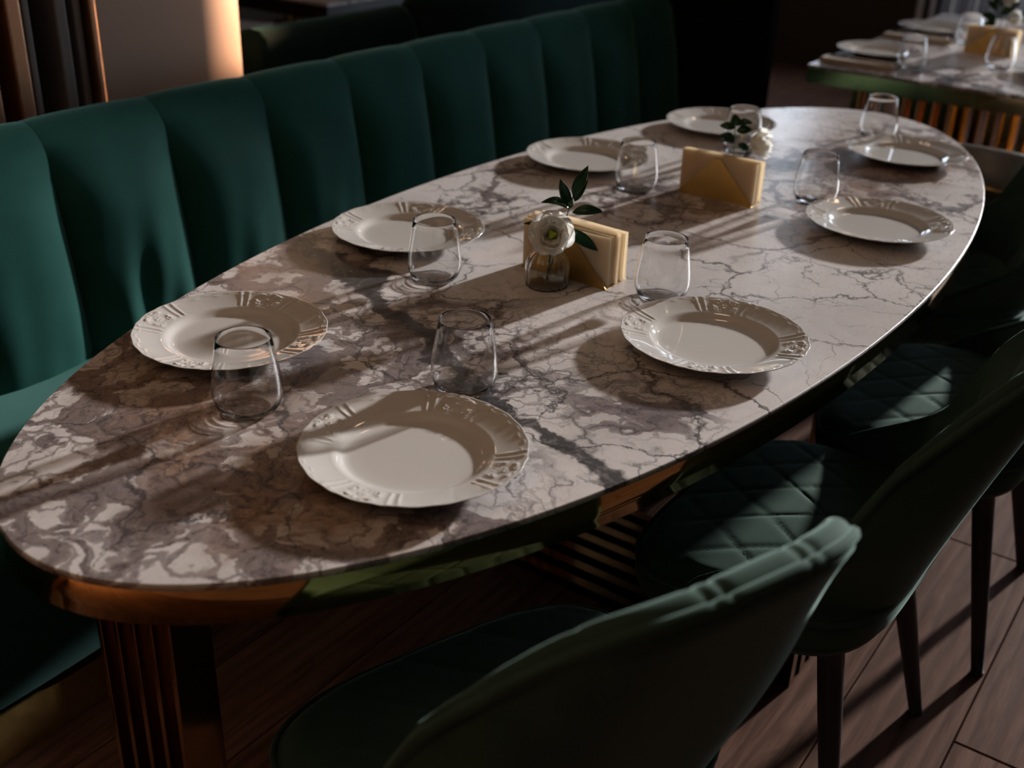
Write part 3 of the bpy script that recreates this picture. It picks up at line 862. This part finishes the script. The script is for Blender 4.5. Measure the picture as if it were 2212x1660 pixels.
def flower(loc, facing, R, lab, mat, n_rings, seed, grp='white flowers in the vases', pist=True, stem_to=None):
    t = thing('white_flower', lab, 'flower', loc, group=grp)
    fq = Vector(facing).normalized().to_track_quat('Z', 'Y')
    k = 0
    for ri, (n, tilt, lf, wf, cup) in enumerate(n_rings):
        for i in range(n):
            vs, f = petal_pts(R * lf, R * wf, cup, R * 0.07, seed * 100 + k); k += 1
            az = 2 * PI * (i + 0.5 * ri + random.uniform(-0.12, 0.12)) / n
            rot = fq.to_matrix() @ Matrix.Rotation(az, 3, 'Z') @ Matrix.Rotation(tilt + random.uniform(-0.08, 0.08), 3, 'X')
            pts = [rot @ (v + Vector((0, R * 0.05, 0))) for v in vs]
            o = mesh_obj('petal', pts, f, mat, t)
            o.modifiers.new('solid', 'SOLIDIFY').thickness = 0.0005
    if pist:
        vs, f = lathe([(0.0001, R * 0.42), (R * 0.09, R * 0.40), (R * 0.17, R * 0.30), (R * 0.16, R * 0.18), (R * 0.12, 0.0), (0.0001, -R * 0.1)], 14, lambda a, r, z: 1 + 0.25 * math.cos(3 * a))
        mesh_obj('pistil', [fq @ Vector(v) for v in vs], f, M_PISTIL, t)
    if stem_to is not None:
        b = Vector(stem_to) - Vector(loc); a = fq @ Vector((0, 0, -R * 0.05))
        mid = Vector((a.x * 0.5 + b.x * 0.5, a.y * 0.5 + b.y * 0.5, a.z * 0.4 + b.z * 0.6 + 0.005))
        pts = [a.lerp(mid, s / 4) if s < 4 else mid.lerp(b, (s - 4) / 4) for s in range(9)]
        vs, f = tube(pts, 0.0016, 7); mesh_obj('stem', vs, f, M_STEM, t)
    return t

def leaf_mesh(base, tip, width, normal, curl=0.12):
    b, e = Vector(base), Vector(tip); d = e - b; L = d.length; d.normalize()
    n = Vector(normal); n = (n - d * n.dot(d)).normalized(); s = d.cross(n)
    nl, nw = 9, 5; vs = []
    for i in range(nl):
        q = i / (nl - 1)
        w = width * (math.sin(PI * q ** 0.85) ** 0.8 if 0 < q < 1 else 0.02) * 0.5
        for j in range(nw):
            k = 2 * j / (nw - 1) - 1
            vs.append(b + d * (L * q) + s * (w * k) + n * (curl * L * math.sin(PI * q) + 0.35 * w * k * k))
    return vs, grid_faces(nl, nw)

def sprig(lab, stem, leaves, origin):
    t = thing('leaf_sprig', lab, 'leaves', origin, group='green sprigs in the vases')
    O = Vector(origin)
    vs, f = tube([Vector(p) - O for p in stem], 0.0011, 6); mesh_obj('stem', vs, f, M_STEM, t)
    for (b, e, w, n, c) in leaves:
        vs, f = leaf_mesh(Vector(b) - O, Vector(e) - O, w, n, c)
        o = mesh_obj('leaf', vs, f, M_LEAF, t)
        o.modifiers.new('solid', 'SOLIDIFY').thickness = 0.0006
    return t

tocam = Vector((CAM.x + 0.33, CAM.y, 0)).normalized()
VA = (-0.338, 0.004, TT)
make_vase(VA, 'small ribbed glass bud vase in front of the first napkin holder')
RINGS = [(7, 0.16, 1.02, 1.10, 0.85), (6, 0.34, 0.92, 1.10, 1.0), (5, 0.52, 0.74, 1.0, 1.05)]
flower((-0.352, -0.012, TT + 0.096), (-0.80, -0.42, 0.42), 0.0425, 'open white flower with green heart in the ribbed vase', M_PETAL, RINGS, 2, stem_to=(-0.338, 0.004, TT + 0.010))
cn = (-0.7, -0.45, 0.5)
sprig('dark green leafy sprig standing behind the open white flower',
      [(-0.334, 0.004, TT + 0.012), (-0.327, -0.004, TT + 0.075), (-0.320, -0.018, TT + 0.125), (-0.3175, -0.0235, TT + 0.150), (-0.315, -0.026, TT + 0.162)],
      [((-0.3165, -0.0245, 0.905), (-0.305, -0.0430, 0.958), 0.019, cn, 0.10), ((-0.3185, -0.0215, 0.886), (-0.330, -0.0065, 0.934), 0.018, cn, -0.10),
       ((-0.315, -0.027, 0.897), (-0.304, -0.0440, 0.934), 0.015, (-0.9, -0.2, 0.3), 0.12), ((-0.319, -0.0210, 0.884), (-0.346, 0.0180, 0.893), 0.021, (-0.3, -0.2, 0.9), 0.16),
       ((-0.316, -0.024, 0.878), (-0.289, -0.068, 0.882), 0.018, (-0.6, -0.4, 0.6), 0.14), ((-0.324, -0.015, 0.850), (-0.293, -0.0650, 0.8150), 0.021, cn, 0.12),
       ((-0.330, -0.004, 0.846), (-0.3590, 0.0420, 0.855), 0.014, (-0.4, -0.3, 0.8), 0.14), ((-0.319, -0.0215, 0.886), (-0.323, -0.0265, 0.905), 0.009, cn, 0.1)], (-0.334, 0.004, TT + 0.012))
VB = (0.400, 0.012, TT)
make_vase(VB, 'small ribbed glass bud vase hidden behind the second napkin holder')
RROSE = [(6, 0.30, 1.0, 1.15, 0.9), (6, 0.62, 0.95, 1.1, 1.0), (6, 0.95, 0.88, 0.95, 0.9), (4, 1.25, 0.75, 0.7, 0.7)]
flower((0.408, -0.014, TT + 0.094), (0.45, -0.80, 0.15), 0.043, 'white rose leaning sideways out of the vase behind the second napkin holder', M_PETAL, RROSE, 5, stem_to=(0.401, 0.010, TT + 0.012), pist=False)
sprig('dark green leafy sprig beside the white rose in the middle of the oval table',
      [(0.397, 0.014, TT + 0.012), (0.398, 0.018, TT + 0.075), (0.3985, 0.021, TT + 0.125), (0.399, 0.0215, TT + 0.142)],
      [((0.399, 0.021, 0.880), (0.3975, 0.026, 0.905), 0.022, cn, 0.1), ((0.399, 0.020, 0.880), (0.4150, -0.0130, 0.886), 0.022, (-0.3, -0.3, 0.9), 0.16), ((0.398, 0.020, 0.876), (0.386, 0.052, 0.878), 0.018, cn, 0.12),
       ((0.398, 0.0185, 0.850), (0.388, 0.049, 0.859), 0.020, cn, 0.12), ((0.398, 0.018, 0.842), (0.390, 0.046, 0.844), 0.020, (-0.3, -0.2, 0.9), 0.15), ((0.399, 0.018, 0.870), (0.414, -0.012, 0.874), 0.020, cn, 0.12), ((0.400, 0.012, 0.842), (0.410, -0.012, 0.832), 0.016, cn, 0.12)], (0.397, 0.014, TT + 0.012))
VC = (2.585, 0.022, TT)
make_vase(VC, 'small ribbed glass bud vase on the rectangular table')
flower((2.592, -0.012, TT + 0.108), (-0.35, -0.8, 0.35), 0.038, 'white rose low in the vase of the rectangular table', M_PETAL, RROSE, 8, stem_to=(2.586, 0.020, TT + 0.012), pist=False)
flower((2.590, 0.008, TT + 0.160), (-0.5, -0.5, 0.6), 0.036, 'white rose standing taller in the vase of the rectangular table', M_PETAL, RROSE, 9, stem_to=(2.585, 0.024, TT + 0.012), pist=False)
sprig('dark green leafy sprig in the vase of the rectangular table',
      [(2.584, 0.024, TT + 0.012), (2.58, 0.030, TT + 0.09), (2.575, 0.038, TT + 0.17)],
      [((2.58, 0.030, 0.85), (2.565, 0.085, 0.870), 0.032, cn, 0.12), ((2.578, 0.034, 0.885), (2.57, 0.070, 0.915), 0.030, cn, 0.12), ((2.576, 0.036, 0.905), (2.575, 0.060, 0.955), 0.03, cn, 0.1),
       ((2.582, 0.028, 0.84), (2.57, 0.07, 0.835), 0.028, cn, 0.12), ((2.58, 0.020, 0.87), (2.575, -0.04, 0.925), 0.030, cn, 0.1), ((2.578, 0.030, 0.9), (2.60, -0.03, 0.96), 0.028, cn, 0.1)], (2.584, 0.024, TT + 0.012))

# ------------------------------------------------------------------ rectangular table behind
t2 = thing('rectangular_table', 'rectangular stone dining table with brass slatted base beyond the oval table', 'table', (2.6, 0, 0))
def t2box(name, x0, x1, y0, y1, z0, z1, mat, bev=0.0): return box_obj(name, (x0 - 2.6, x1 - 2.6, y0, y1, z0, z1), mat, t2, bev)
t2box('table_top', *T2, TT - 0.010, TT, M_STONE, 0.001).cycles.is_caustics_receiver = True
t2box('edge_band', T2[0] + 0.001, T2[1] - 0.001, T2[2] + 0.001, T2[3] - 0.001, TT - 0.058, TT - 0.0102, M_BRASS_M)
t2box('base_plate', 1.99, 3.20, -0.31, 0.31, 0.0, 0.015, M_BRASS)
for i in range(13):
    y = 0.30 - i * 0.05
    for xx in (2.0, 3.17): t2box('slat', xx, xx + 0.022, y - 0.011, y + 0.011, 0.015, TT - 0.058, M_BRASS)
for i in range(1, 19):
    x = 2.0 + i * 0.0616
    for yy in (-0.31, 0.29): t2box('slat', x, x + 0.022, yy, yy + 0.02, 0.015, TT - 0.058, M_BRASS)

def cutlery(x, y, lab, labk, labf, kn):
    nz = thing('linen_pouch', lab, 'napkin', (x, y, TT), group='folded linen napkins on the rectangular table')
    box_obj('folded_linen', (-0.045, 0.045, -0.125, 0.125, 0.0, 0.012), M_LINEN, nz, bev=0.004)
    box_obj('flap', (-0.044, 0.020, -0.120, 0.120, 0.012, 0.0165), M_LINEN, nz, bev=0.002)
    k = thing('table_knife', labk, 'knife', (x - 0.016, y, TT + 0.0166))
    box_obj('handle', (-0.006, 0.006, -0.105, -0.005, 0.0, 0.004), M_STEEL, k, bev=0.0015)
    bm = bmesh.new(); box(bm, -0.008, 0.008, -0.005, 0.110, 0.0005, 0.0022); 
    for v in bm.verts:
        if v.co.y > 0.1: v.co.x = v.co.x * 0.3 + 0.004
    bm_obj('blade', bm, M_STEEL, k)
    fk = thing('table_fork', labf, 'fork', (x + 0.008, y, TT + 0.0166))
    box_obj('handle', (-0.004, 0.004, -0.105, 0.045, 0.0, 0.0035), M_STEEL, fk, bev=0.0012)
    box_obj('neck', (-0.010, 0.010, 0.045, 0.068, 0.001, 0.0035), M_STEEL, fk, bev=0.001)
    for q in range(4): box_obj('tine', (-0.010 + q * 0.0055, -0.0072 + q * 0.0055, 0.068, 0.110, 0.001, 0.003), M_STEEL, fk)
cutlery(1.950, 0.285, 'folded beige linen napkin with cutlery at the close corner of the rectangular table', 'steel knife on the folded linen at the close corner', 'steel fork on the folded linen at the close corner', 0)
cutlery(2.590, 0.290, 'folded beige linen napkin with cutlery between the two plates of the rectangular table', 'steel knife on the folded linen between the two plates', 'steel fork on the folded linen between the two plates', 1)

# grey tub chair with brass hoops at the rectangular table
tc = thing('tub_chair', 'grey leather tub chair with curved brass hoops at the end of the rectangular table', 'chair', (1.60, -0.30, 0))
def tub(R, z0, z1, a0, a1, th, mat, name, par):
    n = 40; vs = []
    for i in range(n):
        a = a0 + (a1 - a0) * i / (n - 1); top = z0 + (z1 - z0) * (0.55 + 0.45 * math.sin(PI * i / (n - 1)))
        for (rr, z) in ((R - th, z0), (R - th, top - 0.012), (R - th * 0.5, top), (R, top - 0.012), (R, z0)):
            vs.append((rr * math.cos(a), rr * math.sin(a), z))
    f = grid_faces(n, 5); f.append((0, 1, 2, 3, 4)); f.append(tuple(reversed([(n - 1) * 5 + k for k in range(5)])))
    f += [(i * 5 + 4, (i + 1) * 5 + 4, (i + 1) * 5, i * 5) for i in range(n - 1)]
    return mesh_obj(name, vs, f, mat, par)
tub(0.27, 0.42, 0.70, math.radians(80), math.radians(280), 0.05, M_GREYL, 'backrest', tc)
vs, f = lathe([(0.0001, 0.47), (0.19, 0.468), (0.225, 0.45), (0.23, 0.42), (0.22, 0.38), (0.0001, 0.38)], 40)
mesh_obj('seat', vs, f, M_GREYL, tc)
for k, (ra, zt) in enumerate(((0.285, 0.60), (0.30, 0.52))):
    pts = []
    for i in range(33):
        a = math.radians(100 + 160 * i / 32); s = math.sin(PI * i / 32)
        pts.append((ra * math.cos(a), ra * math.sin(a), 0.02 + (zt - 0.02) * s ** 0.55))
    vs, f = tube(pts, 0.009, 10); mesh_obj('hoop', vs, f, M_BRASS, tc)
vs, f = lathe([(0.0001, 0.38), (0.03, 0.38), (0.03, 0.03), (0.2, 0.018), (0.2, 0.0), (0.0001, 0.0)], 30)
mesh_obj('pedestal', vs, f, M_BLACK, tc)

# ------------------------------------------------------------------ copper column behind the banquette
cc = thing('fluted_column', 'copper and grey fluted column rising behind the banquette', 'column', (0.0, 1.50, 0))
def rounded_panel(x0, x1, y0, y1, r):
    pts = [(x0, y1), (x0, y0)]
    for i in range(25):
        a = -PI / 2 + PI / 2 * i / 24; pts.append((x1 - r + r * math.cos(a), y0 + r + r * math.sin(a)))
    for i in range(25):
        a = PI / 2 * i / 24; pts.append((x1 - r + r * math.cos(a), y1 - r + r * math.sin(a)))
    return pts
pts = rounded_panel(-0.280, 0.255, -0.28, 0.22, 0.25)
n = len(pts); vs = [(x, y, 0) for x, y in pts] + [(x, y, ZC) for x, y in pts]
f = [(i, (i + 1) % n, n + (i + 1) % n, n + i) for i in range(n)]
o = mesh_obj('curved_panel', vs, f, M_COLUMN, cc, smooth=True)
o.modifiers.new('edge', 'EDGE_SPLIT')
box_obj('core', (-0.75, -0.282, -0.18, 0.20, 0.0, ZC), M_GAP, cc)
for (xa, xb, ya, m) in ((-0.300, -0.284, -0.285, M_COPPER), (-0.330, -0.312, -0.27, M_FIN), (-0.378, -0.350, -0.275, M_FIN), (-0.452, -0.436, -0.275, M_FIN), (-0.490, -0.458, -0.28, M_COPPER), (-0.575, -0.530, -0.28, M_COPPER)):
    box_obj('fin', (xa, xb, ya, -0.17, 0.0, ZC), m, cc, bev=0.004)
# warm hanging spotlight that grazes the far edge of the column
SPZ = 1.58
sp = thing('hanging_spotlight', 'small brass spotlight hanging from the ceiling, aimed at the fluted column', 'lamp', (2.60, 1.24, SPZ))
dv = (Vector((0.14, 1.40, 1.02)) - Vector((2.60, 1.24, SPZ))).normalized(); dq = dv.to_track_quat('-Z', 'Y')
vs, f = lathe([(0.0001, 0.06), (0.035, 0.06), (0.040, -0.05), (0.034, -0.05), (0.030, 0.0), (0.0001, 0.0)], 24)
mesh_obj('housing', [dq @ Vector(v) for v in vs], f, M_BRASS, sp)
vs, f = tube([(0, 0, 0.03), (0, 0, ZC - SPZ)], 0.006, 8); mesh_obj('rod', vs, f, M_BRASS, sp)
ld = bpy.data.lights.new('spot_lamp', 'SPOT'); lo = bpy.data.objects.new('spot_lamp', ld); COL.objects.link(lo); lo.parent = sp
lo.location = dv * 0.055; lo.rotation_euler = dq.to_euler()
ld.energy = 2400.0; ld.color = (1.0, 0.60, 0.36); ld.spot_size = math.radians(11); ld.spot_blend = 0.35; ld.shadow_soft_size = 0.03

# ------------------------------------------------------------------ booths and table further back
def booth(u0, u1, v, z, lab, rz=0.0):
    t = thing('booth_sofa', lab, 'sofa', ((u0 + u1) / 2, v, 0), rz, group='black booth sofas behind the banquette')
    L = (u1 - u0) / 2; pr = [(0.0, 0.05), (0.0, z - 0.06), (0.010, z - 0.025), (0.035, z - 0.004), (0.07, z), (0.11, z - 0.010), (0.13, z - 0.05), (0.16, 0.46), (0.16, 0.05)]
    nn = 30; vs = []
    for i in range(nn):
        s = 2 * i / (nn - 1) - 1; q = abs(s)
        dz = -0.05 * max(0, (q - 0.94) / 0.06) ** 2
        for (a, b) in pr: vs.append((s * L, a, b + (dz if b > 0.5 else 0)))
    f = grid_faces(nn, len(pr)); m = len(pr)
    f.append(tuple(range(m))); f.append(tuple(reversed([(nn - 1) * m + k for k in range(m)])))
    mesh_obj('backrest', vs, f, M_BLACKVEL, t)
    box_obj('seat', (-L, L, 0.15, 0.62, 0.14, 0.45), M_BLACKVEL, t, bev=0.03)
    box_obj('plinth', (-L + 0.02, L - 0.02, 0.05, 0.58, 0.0, 0.14), M_BLACK, t)
booth(0.36, 1.045, 1.42, 0.90, 'black velvet booth sofa seen from behind, next to the fluted column')
booth(1.065, 2.40, 1.40, 0.925, 'black velvet booth sofa seen from behind, farther from the fluted column', math.radians(-2))
t3 = thing('square_table', 'square dining table with brass edge behind the black booth sofas', 'table', (1.596, 2.349, 0))
box_obj('table_top', (0, 0.9, 0, 0.9, TT - 0.012, TT), M_STONE, t3)
box_obj('edge_band', (0.001, 0.899, 0.001, 0.899, TT - 0.07, TT - 0.0122), M_BLACK, t3)
for i in range(8):
    a = 2 * PI * i / 8; x, y = 0.45 + 0.16 * math.cos(a), 0.45 + 0.16 * math.sin(a)
    box_obj('slat', (x - 0.015, x + 0.015, y - 0.015, y + 0.015, 0.015, TT - 0.07), M_BRASS, t3)
box_obj('base_plate', (0.2, 0.7, 0.2, 0.7, 0.0, 0.015), M_BRASS, t3)
pc = thing('pale_chair', 'pale leather channel-back chair behind the booth sofas', 'chair', (2.05, 3.60, 0), math.radians(200))
for i in range(4):
    box_obj('back_channel', (-0.23, 0.23, -0.25 - 0.01 * i, -0.16 - 0.01 * i, 0.46 + i * 0.10, 0.557 + i * 0.10), M_PALE, pc, bev=0.03, smooth=True)
box_obj('seat', (-0.24, 0.24, -0.16, 0.26, 0.38, 0.46), M_PALE, pc, bev=0.03, smooth=True)
for sx in (-1, 1):
    for sy in (-1, 1):
        vs, f = tube([(sx * 0.18, sy * 0.17, 0.39), (sx * 0.22, sy * 0.22, 0.0)], 0.014, 10, taper=[1, 0.6]); mesh_obj('leg', vs, f, M_BRASS, pc)
